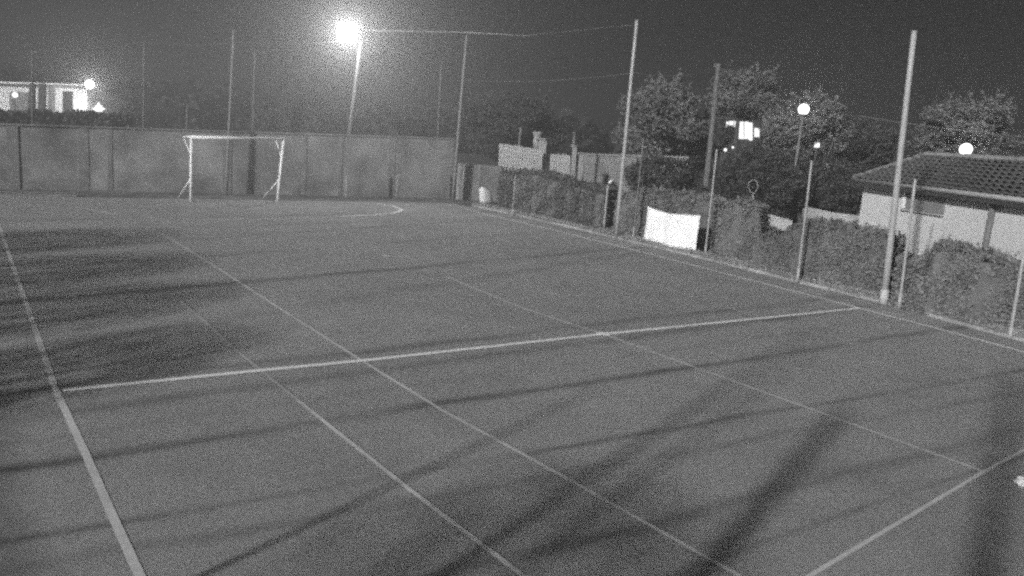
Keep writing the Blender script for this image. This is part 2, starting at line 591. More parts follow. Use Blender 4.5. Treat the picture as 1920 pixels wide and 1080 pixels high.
a, b = AY(cuts[0], wtop(cuts[0]), WY), AY(cuts[-1], wtop(cuts[-1]), WY)
MB().hexa([(a.x, WY - .05, a.z + .022), (b.x, WY - .05, b.z + .022), (b.x, WY + .21, b.z + .022), (a.x, WY + .21, a.z + .022),
           (a.x, WY - .05, a.z + .062), (b.x, WY - .05, b.z + .062), (b.x, WY + .21, b.z + .062), (a.x, WY + .21, a.z + .062)]).build('coping', MT['wall'], wall)

# --- ball-stop poles at the far end
def pole(name, label, base, toppx, r0, r1, material, cat='pole', group=None, cap=True, sleeve=None, n=12):
    base = Vector(base)
    top = AY(toppx[0], toppx[1], base.y)
    t = thing(name, label, cat, base, group)
    pts = [base + Vector((0, 0, -.1))] + [base.lerp(top, k / 6) for k in range(1, 7)]
    MB().tube(pts, [r0 + (r1 - r0) * k / 6 for k in range(7)], n).build('shaft', material, t, True)
    if cap:
        MB().tube([top, top + Vector((0, 0, r1 * .9))], [r1 * 1.25, r1 * .7], n).build('cap', material, t, True)
    if sleeve:
        q = base.lerp(top, sleeve)
        MB().tube([base + Vector((0, 0, -.1)), q], [r0 * 1.18, r0 * 1.14], n).build('base_sleeve', MT['pale_sleeve'], t, True)
    return t, top
_, top437 = pole('net_pole', 'tall grey net pole standing in front of the wall behind the goal mouth', AY(424, 366, 21.6) * 1, (438, 58), .055, .04, MT['steel_dim'], 'pole', 'net poles at the far end')
_, top875 = pole('net_pole', 'tall grey net pole at the right-hand end of the concrete wall', AY(848, 384, 20.9), (875, 68), .075, .05, MT['steel_dim'], 'pole', 'net poles at the far end')
for px, pyb, top, lab in ((57, 235, (60, 95), 'thin net pole in front of the white far building'),
                          (266, 238, (270, 78), 'thin net pole above the wall left of the goal'),
                          (347, 240, (351, 195), 'short thin pole just above the wall over the left goal post'),
                          (472, 240, (478, 92), 'thin net pole above the wall, over the goal crossbar'),
                          (822, 258, (827, 118), 'thin net pole just left of the one at the wall end')):
    b = AY(px, pyb, 22.5)
    pole('thin_net_pole', lab, (b.x, 22.5, -.1), top, .026, .02, MT['steel_dim'], 'pole', 'net poles at the far end', n=8)

# --- floodlight mast
FY = 24.0
fb = AY(648, 330, FY)
fl = thing('floodlight_mast', 'lit floodlight on a tall mast rising behind the concrete wall', 'floodlight', (fb.x, FY, -.1))
ftop = AY(681, 40, FY)
mid = AY(664, 185, FY)
base = mid + (mid - ftop).normalized() * ((mid.z + .1) / ((ftop - mid).normalized().z))
MB().tube([base, mid, ftop], [.13, .10, .07], 14).build('mast', MT['steel_dim'], fl, True)
LP = AY(651, 58, FY - .35)
MB().tube([AY(678, 66, FY), LP + Vector((.05, .22, .0))], .035, 8).build('arm', MT['steel'], fl, True)
mb = MB()
tocam = (CAM + Vector((6, 6, -2)) - LP).normalized()
sx = tocam.cross(Vector((0, 0, 1))).normalized()
su = sx.cross(tocam)
mb.hexa([LP + sx * a * .44 * s + su * b_ * .36 * s - tocam * dd for dd, s in ((.24, .55), (.05, 1.0)) for a, b_ in ((-1, -1), (1, -1), (1, 1), (-1, 1))])
mb.build('lamp_housing', MT['housing'], fl)
mb = MB()
mb.hexa([LP + sx * a * .40 + su * b_ * .32 - tocam * dd for dd in (.045, .01) for a, b_ in ((-1, -1), (1, -1), (1, 1), (-1, 1))])
mb.build('glow_body', E_FLOOD, fl)
L = bpy.data.lights.new('floodlight_lamp', 'SPOT')
L.energy = 950
L.shadow_soft_size = .12
L.spot_size = math.radians(140)
L.spot_blend = 1.0
o = bpy.data.objects.new('floodlight_lamp', L)
COL.objects.link(o)
o.parent = fl
o.location = LP + tocam * .12 - fl.location
o.rotation_euler = tocam.to_track_quat('-Z', 'Y').to_euler()

point('floodlight_spill', LP + Vector((0, -.1, -.35)), 170, .1, fl)

def cable(name, label, pts, r, material, sag=0.0, cat='cable'):
    P = []
    for a, b in zip(pts[:-1], pts[1:]):
        a, b = Vector(a), Vector(b)
        for k in range(14):
            t = k / 14
            P.append(a.lerp(b, t) - Vector((0, 0, sag * 4 * t * (1 - t))))
    P.append(Vector(pts[-1]))
    if isinstance(r, tuple):                             # slims down along its length
        r = [max(r[1], r[0] + (r[1] - r[0]) * (k / (len(P) - 1)) * 1.3) for k in range(len(P))]
    o = MB().tube(P, r, 6).build(name, material, None, True)
    return tag(o, label, cat)
cable('net_cable', 'thin net cable running left from the lit floodlight', [AY(668, 74, FY), AY(438, 80, 22.5), AY(270, 80, 22.5), AY(60, 98, 22.5)], .014, MT['cable_dark'], .1)

# --- far white building top left
BD = 58.0
bb = thing('far_building', 'low white flat-roofed building beyond the wall, lit by the lamp on its corner', 'building', AD(85, 236, BD))
def bp(px, py, dd=0.0):
    return AD(px, py, BD + dd)
def quadbox(a, b, c, d_, thick):
    """slab from four front corners, going back along the view depth"""
    t = FW * thick
    return MB().hexa([a, b, b + t, a + t, d_, c, c + t, d_ + t])
quadbox(bp(-60, 240), bp(163, 243), bp(163, 160), bp(-60, 152), 5).build('wall', MT['farwall'], bb)
quadbox(bp(-62, 154, -.5), bp(166, 160.5, -.5), bp(166, 158, -.5), bp(-62, 151, -.5), 6).build('roof', MT['farwall'], bb)
quadbox(bp(116, 240, -.05), bp(135, 241, -.05), bp(136, 171, -.05), bp(118, 170.5, -.05), .1).build('door', MT['dark'], bb)
quadbox(bp(18, 212, -.05), bp(54, 214, -.05), bp(54, 173, -.05), bp(18, 172, -.05), .1).build('window', MT['board'], bb)
for q0, q1 in ((53, 62), (72, 82)):
    quadbox(bp(q0, 238, -.7), bp(q1, 238, -.7), bp(q1 + 1, 156, -.7), bp(q0 + 1, 156, -.7), .3).build('column', MT['dark'], bb)
lamp = thing('corner_lamp', 'bright lamp on the corner of the white far building', 'lamp', AD(168, 158, BD - 1.3))
MB().sphere(AD(168, 158, BD - 1.3), .30, 16, 10).build('lamp_globe', E_FLOOD, lamp, True)
MB().tube([AD(168, 158, BD - 1.3) - Vector((0, 0, .28)), AD(166, 164, BD - .6)], .05, 6).build('bracket', MT['housing'], lamp)
point('corner_lamp_light', AD(170, 158, BD - 1.9), 420, .2, lamp)
lamp = thing('porch_lamp', 'small round lamp glowing in the window of the white far building', 'lamp', AD(28, 178, BD - 1.0))
MB().sphere(AD(28, 178, BD - 1.0), .19, 14, 8).build('lamp_globe', E_SPOT, lamp, True)
MB().tube([AD(28, 183, BD - 1.0), AD(28, 212, BD - 1.0)], .04, 6).build('stem', MT['housing'], lamp)
lamp = thing('foliage_glow', 'star-shaped glow on a post standing in for lamp-lit foliage right of the white far building', 'lamp', AD(185, 240, BD - 6))
mb = MB()
c0 = AD(185, 204, BD - 6)
for k in range(8):
    a = k * math.pi / 4
    mb.tube([c0, c0 + (RT * math.cos(a) + UP * math.sin(a)) * (.42 if k % 2 == 0 else .3)], [.16, .03], 6)
mb.sphere(c0, .22, 12, 8)
mb.build('glow_body', E_SPOT, lamp)  # self-glowing star in place of foliage lit by the corner lamp
MB().tube([c0 - Vector((0, 0, .2)), AD(185, 240, BD - 6)], .05, 6).build('post', MT['housing'], lamp)
lamp = thing('distant_lamp', 'tiny distant lamp glowing between the two tall poles above the goal', 'lamp', AD(493, 197, 110))
MB().sphere(AD(493, 197, 110), .17, 10, 6).build('lamp_globe', E_GLOBE, lamp, True)
MB().tube([AD(493, 198, 110), AD(493, 240, 110)], .06, 6).build('post', MT['housing'], lamp)

# ================================================================== RIGHT SIDE FENCE POSTS AND POLES
_, top1 = pole('net_pole', 'tall pale net pole beside the small lamp post left of the white banner', G(1155, 445), (1194, 40), .068, .05, MT['steel'], 'pole', 'tall net poles along the right side')
_, top2 = pole('net_pole', 'tall pale net pole with a white base sleeve in front of the house', G(1657, 568), (1714, 62), .08, .055, MT['steel'], 'pole', 'tall net poles along the right side', sleeve=.055)
for bpx, tpx, r, lab in (((1686, 577), (1716, 338), .034, 'thin fence post just right of the tall pole at the house'),
                         ((1495, 528), (1522, 303), .030, 'thin fence post standing left of the house, at the clipped hedge'),
                         ((1893, 633), (1921, 470), .036, 'thin fence post at the right edge of the picture'),
                         ((1322, 479), (1344, 281), .028, 'thin fence post at the right edge of the white banner'),
                         ((1187, 449), (1206, 262), .022, 'thin dark fence post between the tall pole and the white banner'),
                         ((961, 402), (966, 330), .026, 'short fence post in front of the low hedge by the white sack')):
    t, top = pole('fence_post', lab, G(*bpx), tpx, r, r * .9, MT['steel'] if r > .025 else MT['steel_dim'], 'post', 'fence posts along the right side', n=8)
    b0 = G(*bpx)
    MB().tube([b0 + Vector((0, 0, -.1)), b0.lerp(top, .12)], r * 1.35, 8).build('ground_socket', MT['steel'], t, True)
cable('net_cable', 'thick pale net cable running right from the lit floodlight', [AY(690, 57, FY - .2), AY(875, 61, 22.4), AY(985, 67, 18.5), top1 - Vector((0, 0, .1))], (.030, .0025), MT['cable'])
# utility pole
ub = AD(1320, 385, 36.0)
ut = thing('utility_pole', 'thick weathered utility pole rising between the trees right of the banner', 'pole', (ub.x, ub.y, -.1))
utop = AD(1347, 124, 36.0)
ubot = ub + (ub - utop).normalized() * ((ub.z + .1) / (utop - ub).normalized().z)
MB().tube([ubot, ub, utop], [.16, .145, .095], 14).build('shaft', MT['timber'], ut, True)
MB().tube([utop - Vector((0, 0, .25)), utop + Vector((0, 0, .1))], [.12, .11], 12).build('insulator', MT['timber'], ut, True)
cable('overhead_wire', 'thin overhead wire leaving the utility pole towards the trees on the right', [utop, AD(1465, 188, 37), AD(1610, 217, 38), AD(1990, 262, 36)], .013, MT['cable_dark'], .12)
cable('overhead_wire', 'thin overhead wire leaving the utility pole to the left', [utop - Vector((0, 0, .15)), AD(1190, 136, 34), AD(870, 150, 40)], .006, MT['cable_dark'], .2)
# small lamp post by the first pole
sb = G(1132, 429)
t, top = pole('lamp_post', 'short pale post with a small tilted lamp head beside the tall pole', sb, (1140, 347), .04, .036, MT['steel'], 'lamp post', cap=False, n=8)
h = AY(1144, 341, sb.y)
MB().tube([top, h - Vector((.0, 0, .03))], .018, 6).build('neck', MT['housing'], t)
MB().tube([h + Vector((-.06, 0, -.04)), h + Vector((.14, 0, .07))], [.05, .06], 8).build('lamp_head', MT['sack'], t, True)

# --- banner: a sheet tied to the fence, top edge sagging, one soft fold
BL, BR = G(1206, 453), G(1304, 475)
blT = [(1214, 388), (1233, 396), (1252, 402), (1282, 404), (1312, 406)]
blB = [(1206, 451), (1226, 457), (1246, 462), (1276, 469), (1304, 473)]
rows = 12
V, F = [], []
cols = 24
def lerp_poly(pl, t):
    x = t * (len(pl) - 1)
    i = min(int(x), len(pl) - 2)
    u = x - i
    return pl[i][0] * (1 - u) + pl[i + 1][0] * u, pl[i][1] * (1 - u) + pl[i + 1][1] * u
for j in range(rows + 1):
    for i in range(cols + 1):
        t = i / cols
        a, b = lerp_poly(blT, t), lerp_poly(blB, t)
        s = j / rows
        X = BL.x + (BR.x - BL.x) * t - .06 + .26 * s
        p = AX(b[0] + (a[0] - b[0]) * s, b[1] + (a[1] - b[1]) * s, X)
        fold = .07 * math.exp(-((t - .44) / .05) ** 2) * (.4 + .6 * s) + .02 * math.sin(t * 17 + s * 3)
        V.append(p + Vector((fold, 0, .03)))
for j in range(rows):
    for i in range(cols):
        q = j * (cols + 1) + i
        F.append((q, q + 1, q + cols + 2, q + cols + 1))
def banner_material():
    M = mat('banner_vinyl', .96, .6, .02, 2, 0, 1, .2)
    t = M.node_tree
    b = t.nodes['Principled BSDF']
    src = b.inputs['Base Color'].links[0].from_socket
    uv = N(t, 'ShaderNodeTexCoord')
    mp = N(t, 'ShaderNodeMapping')
    t.links.new(uv.outputs['Generated'], mp.inputs[0])
    sep = N(t, 'ShaderNodeSeparateXYZ')
    t.links.new(mp.outputs[0], sep.inputs[0])
    n = N(t, 'ShaderNodeTexNoise')
    n.inputs['Scale'].default_value = 9
    t.links.new(mp.outputs[0], n.inputs['Vector'])
    tot = None
    # Generated Y runs from the right edge (0) to the left edge (1)
    for cy, cz, wy, wz, amp in ((.42, .74, .06, .06, .16), (.75, .62, .10, .10, .07), (.56, .78, .015, .10, .22), (.57, .35, .03, .3, .06)):
        a = mmath(t, 'DIVIDE', mmath(t, 'SUBTRACT', sep.outputs[1], cy), wy)
        c = mmath(t, 'DIVIDE', mmath(t, 'SUBTRACT', sep.outputs[2], cz), wz)
        g = mmath(t, 'POWER', 2.718, mmath(t, 'MULTIPLY', mmath(t, 'ADD', mmath(t, 'MULTIPLY', a, a), mmath(t, 'MULTIPLY', c, c)), -1))
        g = mmath(t, 'MULTIPLY', g, amp)
        tot = g if tot is None else mmath(t, 'ADD', tot, g)
    tot = mmath(t, 'MULTIPLY', tot, mmath(t, 'ADD', n.outputs[0], .4))
    t.links.new(mmath(t, 'MULTIPLY', src, mmath(t, 'SUBTRACT', 1, tot)), b.inputs['Base Color'])
    return M
ban = thing('banner', 'bright white banner tied to the side fence with a sagging top edge', 'banner', (BL + BR) / 2)
sh = newobj('sheet', V, F, banner_material(), ban, True)
sm = sh.modifiers.new('thick', 'SOLIDIFY')
sm.thickness = .006
for px in ((1214, 388), (1312, 406), (1206, 451), (1304, 473)):
    c = AX(px[0], px[1], (BL.x + BR.x) / 2 + (.20 if px[1] < 420 else -.04))
    MB().tube([c + Vector((0, .0, .03)), c + Vector((.12, .05 if px[0] < 1250 else -.05, .05))], .008, 6).build('tie', MT['cable'], ban)

# --- racket-shaped hoop sign
c0 = AD(1412, 350, 31)
hp = thing('hoop_sign', 'thin racket-shaped metal hoop on a stem among the shrubs', 'hoop', AD(1412, 392, 31))
ring = []
for k in range(21):
    a = -math.pi / 2 + 2 * math.pi * k / 20
    r_ = .21 * (1 + .0 * math.sin(a))
    ring.append(c0 + RT * math.cos(a) * .2 * (1 if math.sin(a) > -.2 else .75) + UP * math.sin(a) * .26)
MB().tube(ring, .016, 6, False).build('hoop', MT['steel'], hp, True)
MB().tube([c0 - UP * .26, AD(1412, 376, 31), AD(1411, 400, 31)], .02, 6).build('stem', MT['steel'], hp)

# ================================================================== HEDGES AND SHRUBS
def hedge(label, cols_, depth, mt='hedge', dens=420, size=(.05, .10), name='hedge', group='clipped hedges along the right side', z0=-.05):
    """cols_: list of (px, base py, top py) along the front foot of the hedge"""
    B = [G(c[0], c[1]) for c in cols_]
    T = [ztop(b, c[2]) for b, c in zip(B, cols_)]
    o = thing(name, label, 'hedge', B[len(B) // 2], group)
    back = Vector((.93, .37, 0)).normalized()
    n = len(B)
    fr = [b + back * .05 for b in B]
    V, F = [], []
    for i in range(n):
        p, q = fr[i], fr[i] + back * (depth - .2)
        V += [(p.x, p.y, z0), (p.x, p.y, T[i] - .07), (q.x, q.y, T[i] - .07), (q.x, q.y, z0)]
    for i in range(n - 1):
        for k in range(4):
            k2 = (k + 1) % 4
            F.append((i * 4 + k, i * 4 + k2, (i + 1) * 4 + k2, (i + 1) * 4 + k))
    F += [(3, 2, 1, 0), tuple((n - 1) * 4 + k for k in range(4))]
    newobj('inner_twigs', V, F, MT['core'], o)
    C = []
    for i in range(n - 1):
        L = (B[i + 1] - B[i]).length
        h_ = (T[i] + T[i + 1]) / 2
        nf = int(L * h_ * dens)
        nt_ = int(L * depth * dens)
        for kind, num in ((0, nf), (1, nt_)):
            tt = npr.uniform(0, 1, num)
            base_ = np.array(B[i])[None] * (1 - tt)[:, None] + np.array(B[i + 1])[None] * tt[:, None]
            tz = T[i] * (1 - tt) + T[i + 1] * tt
            lump = .06 * np.sin(base_[:, 1] * 2.3 + 1.7 * i) + .05 * np.sin(base_[:, 1] * 6.1 + base_[:, 0]) + .03 * np.sin(base_[:, 1] * 13.7)
            if kind == 0:
                s = npr.uniform(0, 1, num)
                dpt = np.abs(npr.normal(0, .07, num)) - .03 + lump * .6 + .03 * np.sin(s * 9 + base_[:, 1] * 4)
                P = base_ + np.array(back)[None] * dpt[:, None]
                P[:, 2] = z0 + s * (tz - z0 + lump)
            else:
                s = npr.uniform(0, 1, num)
                P = base_ + np.array(back)[None] * (s * depth)[:, None]
                P[:, 2] = tz + lump - np.abs(npr.normal(0, .06, num)) + .03 + npr.exponential(.02, num)
            C.append(P)
    for k in range(int(10 * sum((B[i + 1] - B[i]).length for i in range(n - 1)))):
        i = rnd.randrange(n - 1)                         # stray shoots
        t_ = rnd.random()
        p = B[i].lerp(B[i + 1], t_) + back * rnd.uniform(-.05, depth * .7)
        zz = T[i] * (1 - t_) + T[i + 1] * t_
        m_ = rnd.randrange(8, 22)
        hh = np.linspace(-.05, rnd.uniform(.08, .26), m_)
        P = np.stack([p.x + hh * rnd.uniform(-.5, .5) + npr.normal(0, .018, m_), p.y + hh * rnd.uniform(-.5, .5) + npr.normal(0, .018, m_), zz + hh], 1)
        C.append(P)
    for e, i0 in ((0, 0), (n - 1, n - 1)):
        num = int(depth * T[i0] * dens)
        s = npr.uniform(0, 1, num)
        P = np.array(B[i0])[None] + np.array(back)[None] * (npr.uniform(0, 1, num) * depth)[:, None]
        P[:, 2] = z0 + s * (T[i0] - z0)
        P[:, :2] += npr.normal(0, .05, (num, 2))
        C.append(P)
    leaves(np.concatenate(C), size, 'foliage', MT[mt], o)
    return o
hedge('dense hedge at the far right corner, behind the short fence post', [(932, 386, 322), (1000, 396, 326), (1060, 409, 345), (1128, 424, 362)], 1.6, 'hedge_dark', 620, (.04, .08))
hedge('hedge directly behind the white banner', [(1150, 428, 372), (1210, 441, 360), (1270, 454, 366), (1330, 468, 380)], 1.2, 'hedge', 800, (.035, .07))
hedge('hedge between the white banner and the thin post left of the house', [(1334, 476, 388), (1370, 484, 384), (1408, 492, 392), (1416, 494, 446), (1458, 505, 456)], 1.3, 'hedge', 1000, (.03, .065))
hedge('clipped box-shaped hedge in front of the left end of the house', [(1462, 512, 432), (1500, 524, 420), (1570, 540, 428), (1664, 562, 450)], 1.5, 'hedge', 1300, (.025, .06))
hedge('rounded hedge at the right edge in front of the house wall', [(1672, 572, 482), (1718, 583, 486), (1732, 588, 468), (1765, 594, 464), (1820, 606, 486), (1925, 632, 508), (2060, 664, 540)], 1.3, 'hedge', 1400, (.025, .06))
for nm, (px, py, dd), rr, lab, mt in (('shrub', (1430, 345, 33), (2.0, 1.7, 1.45), 'big loose shrub behind the hoop sign', 'leaf_dark'),
                                      ('shrub', (1560, 350, 34), (1.35, 1.4, 1.2), 'loose dark shrub left of the house corner', 'leaf_dark'),
                                      ('shrub', (1240, 335, 33), (1.7, 1.2, .9), 'dim shrub behind the hedge at the white banner', 'leaf_dark'),
                                      ('shrub', (20, 345, 30.5), (.75, .6, .5), 'low dark shrub at the foot of the wall, far left', 'leaf_dark'),
                                      ('shrub', (140, 346, 31), (.9, .5, .5), 'low dark shrub at the foot of the wall, second from the left edge', 'leaf_dark')):
    c = AD(px, py, dd)
    zb = -.08
    o = thing(nm, lab, 'shrub', (c.x, c.y, zb))
    n = int(4200 * rr[0] * rr[2])
    q = npr.normal(size=(n, 3))
    q /= np.linalg.norm(q, axis=1)[:, None]
    lump = 1 + .16 * np.sin(q[:, 0] * 7 + 1) * np.sin(q[:, 2] * 6) + .1 * np.sin(q[:, 1] * 11)
    q *= (npr.uniform(.55, 1.0, n) ** .5 * lump)[:, None]
    P = np.array(c)[None] + q * np.array(rr)[None]
    P = P[P[:, 2] > -.05]
    leaves(P, (.05, .11), 'foliage', MT[mt], o)
    mb = MB()
    for k in range(5):
        a = k * 1.3
        mb.tube([(c.x + .1 * math.cos(a), c.y + .1 * math.sin(a), zb), (c.x + rr[0] * .3 * math.cos(a), c.y + rr[1] * .3 * math.sin(a), c.z * .7), (c.x + rr[0] * .55 * math.cos(a), c.y + rr[1] * .55 * math.sin(a), c.z + rr[2] * .4)], [.05, .035, .01], 6)
    mb.build('stems', MT['bark'], o)

# dry grass along the kerb
C = []
for (a, b) in zip(KP[:-1], KP[1:]):
    L = math.dist(a, b)
    for k in range(int(L * 900)):
        t = rnd.random()
        y = a[1] + (b[1] - a[1]) * t
        dens = .5 + .5 * math.sin(y * 2.3) * math.sin(y * .9 + 1)
        if rnd.random() > dens:
            continue
        C.append((a[0] + (b[0] - a[0]) * t + rnd.gauss(.22, .13), y, .03 + abs(rnd.gauss(0, .05))))
o = leaves(C, (.012, .03), 'kerb_grass', MT['drygrass'], None, stretch=4)
o['kind'] = 'stuff'
o['label'] = 'dry pale grass tufts growing along the side kerb'
o['category'] = 'grass'

# ================================================================== MIDDLE GROUND BEHIND THE FAR RIGHT CORNER
# low wall
lw = thing('low_wall', 'low rendered wall right of the tall wall end, by the white sack', 'wall', AY(890, 378, 21.4))
a, b = AY(858, 382, 21.4), AY(936, 386, 21.0)
za, zb_ = AY(858, 306, 21.4).z, AY(936, 312, 21.0).z
MB().hexa([(a.x, a.y, -.12), (b.x, b.y, -.12), (b.x, b.y + .2, -.12), (a.x, a.y + .2, -.12), (a.x, a.y, za), (b.x, b.y, zb_), (b.x, b.y + .2, zb_), (a.x, a.y + .2, za)]).build('wall_panel', MT['lowwall'], lw)
for px in (872, 900):
    p = AY(px, 306, 21.3)
    MB().cbox((p.x, 21.24, -.12), .12, .12, p.z + .06).build('wall_post', MT['wallpost'], lw)
# white sack
p = G(917, 381)
o2 = thing('rubble_sack', 'pale full sack standing at the end of the low wall', 'sack', (p.x, p.y + .25, 0))
V, F = [], []
nz, na = 8, 20
for jz in range(nz + 1):
    zf = jz / nz
    rr = (.29 - .02 * zf + .02 * math.sin(zf * math.pi)) * (1 if zf < .9 else 1 - (zf - .9) * .8)
    for ia in range(na):
        a_ = 2 * math.pi * ia / na
        ca, sa = math.cos(a_), math.sin(a_)
        k_ = 1 / max(abs(ca), abs(sa)) ** .65 * rr * (1 + rnd.uniform(-.04, .04))
        V.append((p.x - .10 * zf + ca * k_ * .95, p.y + .25 + sa * k_ * .7, zf * (.60 - .07 * ca)))
for jz in range(nz):
    for ia in range(na):
        i2 = (ia + 1) % na
        F.append((jz * na + ia, jz * na + i2, (jz + 1) * na + i2, (jz + 1) * na + ia))
F += [tuple(reversed(range(na))), tuple(nz * na + k for k in range(na))]
newobj('sack_body', V, F, MT['sack'], o2, True)
MB().tube([(p.x - .32, p.y + .22, .66), (p.x - .10, p.y + .27, .63), (p.x + .10, p.y + .24, .56)], [.03, .045, .03], 8).build('folded_top', MT['sack'], o2, True)

# slatted white fence, gate and posts at depth PD
PD = 37.0
def slat_run(name, label, cat, x0, x1, yt0, yt1, yb0, yb1, n, dep):
    o = thing(name, label, cat, AD((x0 + x1) / 2, (yb0 + yb1) / 2, dep))
    for k in range(n):
        t0, t1 = (k + .08) / n, (k + .86) / n
        def P(t, top):
            x = x0 + (x1 - x0) * t
            return AD(x, (yt0 + (yt1 - yt0) * t) if top else (yb0 + (yb1 - yb0) * t), dep)
        j = Vector((0, 0, rnd.uniform(-.02, .02)))
        a_, b_, c_, d_ = P(t0, 0), P(t1, 0), P(t1, 1) + j, P(t0, 1) + j
        a_.z = b_.z = -.1
        quadbox(a_, b_, c_, d_, .03).build('slat', MT['slat'], o)
    for s in (.15, .8):
        def Q(t, s):
            x = x0 + (x1 - x0) * t
            y = (yb0 + (yb1 - yb0) * t) * (1 - s) + (yt0 + (yt1 - yt0) * t) * s
            return AD(x, y, dep + .06)
        MB().tube([Q(0, s), Q(1, s)], .03, 6).build('rail', MT['slat'], o)
    return o
slat_run('slat_fence', 'white fence panel of narrow upright slats above the far hedge', 'fence', 936, 1018, 269, 281, 318, 330, 20, PD)
slat_run('slat_gate', 'white slatted gate leaf between the stone pillar and two posts', 'gate', 1032, 1070, 288, 291, 338, 344, 9, PD)
def box_post(name, label, px, yt, yb, wpx, dep, material, cat='post', group=None, cap=True):
    o = thing(name, label, cat, AD(px - 3, yb, dep), group)
    wd = wpx / FPX * dep
    top = AD(px, yt, dep)
    bot = AD(px - 4, yb, dep)
    bot.z = -.1
    MB().box(bot - RT * wd / 2, RT * wd, FW.cross(Vector((0, 0, 1))).cross(Vector((0, 0, 1))).normalized() * -wd, top - bot).build('shaft', material, o)
    if cap:
        MB().cbox(top + Vector((0, wd / 2, 0)), wd * 1.3, wd * 1.3, .06, YAW).build('cap', material, o)
    return o
box_post('fence_pillar', 'stubby pale stone pillar at the end of the slatted fence', 1018, 262, 335, 14, PD + .4, MT['stone'], 'pillar')
box_post('gate_post', 'pale gate post next to the slatted gate leaf', 1078, 275, 342, 8, PD - .2, MT['stone'], 'post', 'gate posts')
box_post('gate_post', 'free-standing pale gate post, rightmost of the gate', 1091, 289, 344, 9, PD - .3, MT['stone'], 'post', 'gate posts')
box_post('slim_pole', 'slim pole sticking up behind the slatted fence panel', 976, 241, 280, 3, PD + .6, MT['steel_dim'], 'pole')
box_post('slim_pole', 'slim pole sticking up behind the pale gate post', 1077, 250, 300, 3, PD + .6, MT['steel_dim'], 'pole')
# finial on the pillar: an urn
c0 = AD(1007, 266, PD + .8)
un = thing('stone_urn', 'pale stone urn on a plinth behind the slatted fence', 'urn', AD(1009, 300, PD + .8))
prof = [(.2, .15), (.4, .17), (.55, .22), (.75, .17), (.9, .22), (1.0, .27), (1.03, .22)]
MB().tube([c0 + Vector((0, 0, -.55 + z)) for z, r in prof], [r for z, r in prof], 14).build('bowl', MT['stone'], un, True)
bz = c0 + Vector((0, 0, -.55))
MB().cbox((bz.x, bz.y, -.1), .5, .5, bz.z + .1, YAW).build('plinth', MT['stone'], un)
# garden wall to the right
gw = thing('garden_wall', 'dim plain garden wall right of the gate posts, behind the banner hedge', 'wall', AD(1190, 360, 40))
a, b, c, d_ = AD(1096, 345, 40), AD(1290, 372, 40), AD(1290, 296, 40), AD(1096, 290, 40)
a.z = b.z = -.1
quadbox(a, b, c, d_, .25).build('wall_panel', MT['lowwall'], gw)
a, b, c, d_ = AD(1095, 291, 39.95), AD(1291, 297, 39.95), AD(1291, 293, 39.95), AD(1095, 287, 39.95)
quadbox(a, b, c, d_, .35).build('coping', MT['lowwall'], gw)

# pale garden edging and steps near the house
def edging(label, pts, ytops, thick, name='garden_edging', group='pale garden edgings'):
    B = [AD(*p) for p in pts]
    o = thing(name, label, 'edging', (B[0].x, B[0].y, -.1), group)
    for i in range(len(B) - 1):
        a, b = B[i].copy(), B[i + 1].copy()
        c, d_ = AD(pts[i + 1][0], ytops[i + 1], pts[i + 1][2]), AD(pts[i][0], ytops[i], pts[i][2])
        a.z = b.z = -.1
        quadbox(a, b, c, d_, thick).build('block', MT['kerb'], o)
    return o
edging('pale low edging between the hoop sign and the thin post', [(1404, 418, 27.0), (1445, 422, 26.6), (1486, 430, 26.2)], [396, 402, 414], .5)
edging('pale low edging at the foot of the utility pole', [(1325, 384, 31.0), (1345, 386, 30.8), (1362, 389, 30.6)], [364, 365, 374], .4)
edging('pale low step edge running up to the house corner', [(1512, 424, 25.6), (1550, 430, 25.2), (1618, 440, 24.6)], [411, 417, 430], .4)
edging('upper pale step behind the lower one, left of the house', [(1516, 404, 27.0), (1560, 408, 26.8), (1622, 413, 26.4)], [388, 398, 405], .5)

# ================================================================== HOUSE
P0 = Vector((14.90, 4.27, 0))
hu = Vector((-3.0, -5.94, 0)).normalized()               # along the front, to the right
hn = Vector((-.893, .45, 0)).normalized()                # front faces this way
HL, HD, EZ, OV = 12.0, 7.0, 2.50, .35
ho = thing('house', 'small pale rendered house with a low hipped tile roof behind the hedges', 'house', P0 + hu * HL / 2)
MB().box(P0 + Vector((0, 0, -.1)), hu * HL, -hn * HD, Vector((0, 0, EZ + .1))).build('wall', MT['render'], ho)
# eaves board and gutter
e0 = P0 - hu * .02 + hn * OV
MB().box(e0 + Vector((0, 0, EZ)), hu * (HL + 2 * OV), -hn * (HD + 2 * OV), Vector((0, 0, .05))).build('soffit', MT['fascia'], ho)
MB().tube([e0 + hn * .06 - hu * .02 + Vector((0, 0, EZ + .10)), e0 + hn * .06 + hu * (HL + 2 * OV) + Vector((0, 0, EZ + .10))], .065, 10).build('gutter', MT['fascia'], ho, True)
MB().box(e0 + hn * .01 - Vector((0, 0, .075 - EZ)), hu * (HL + 2 * OV), -hn * .04, Vector((0, 0, .07))).build('fascia', MT['gutter'], ho)
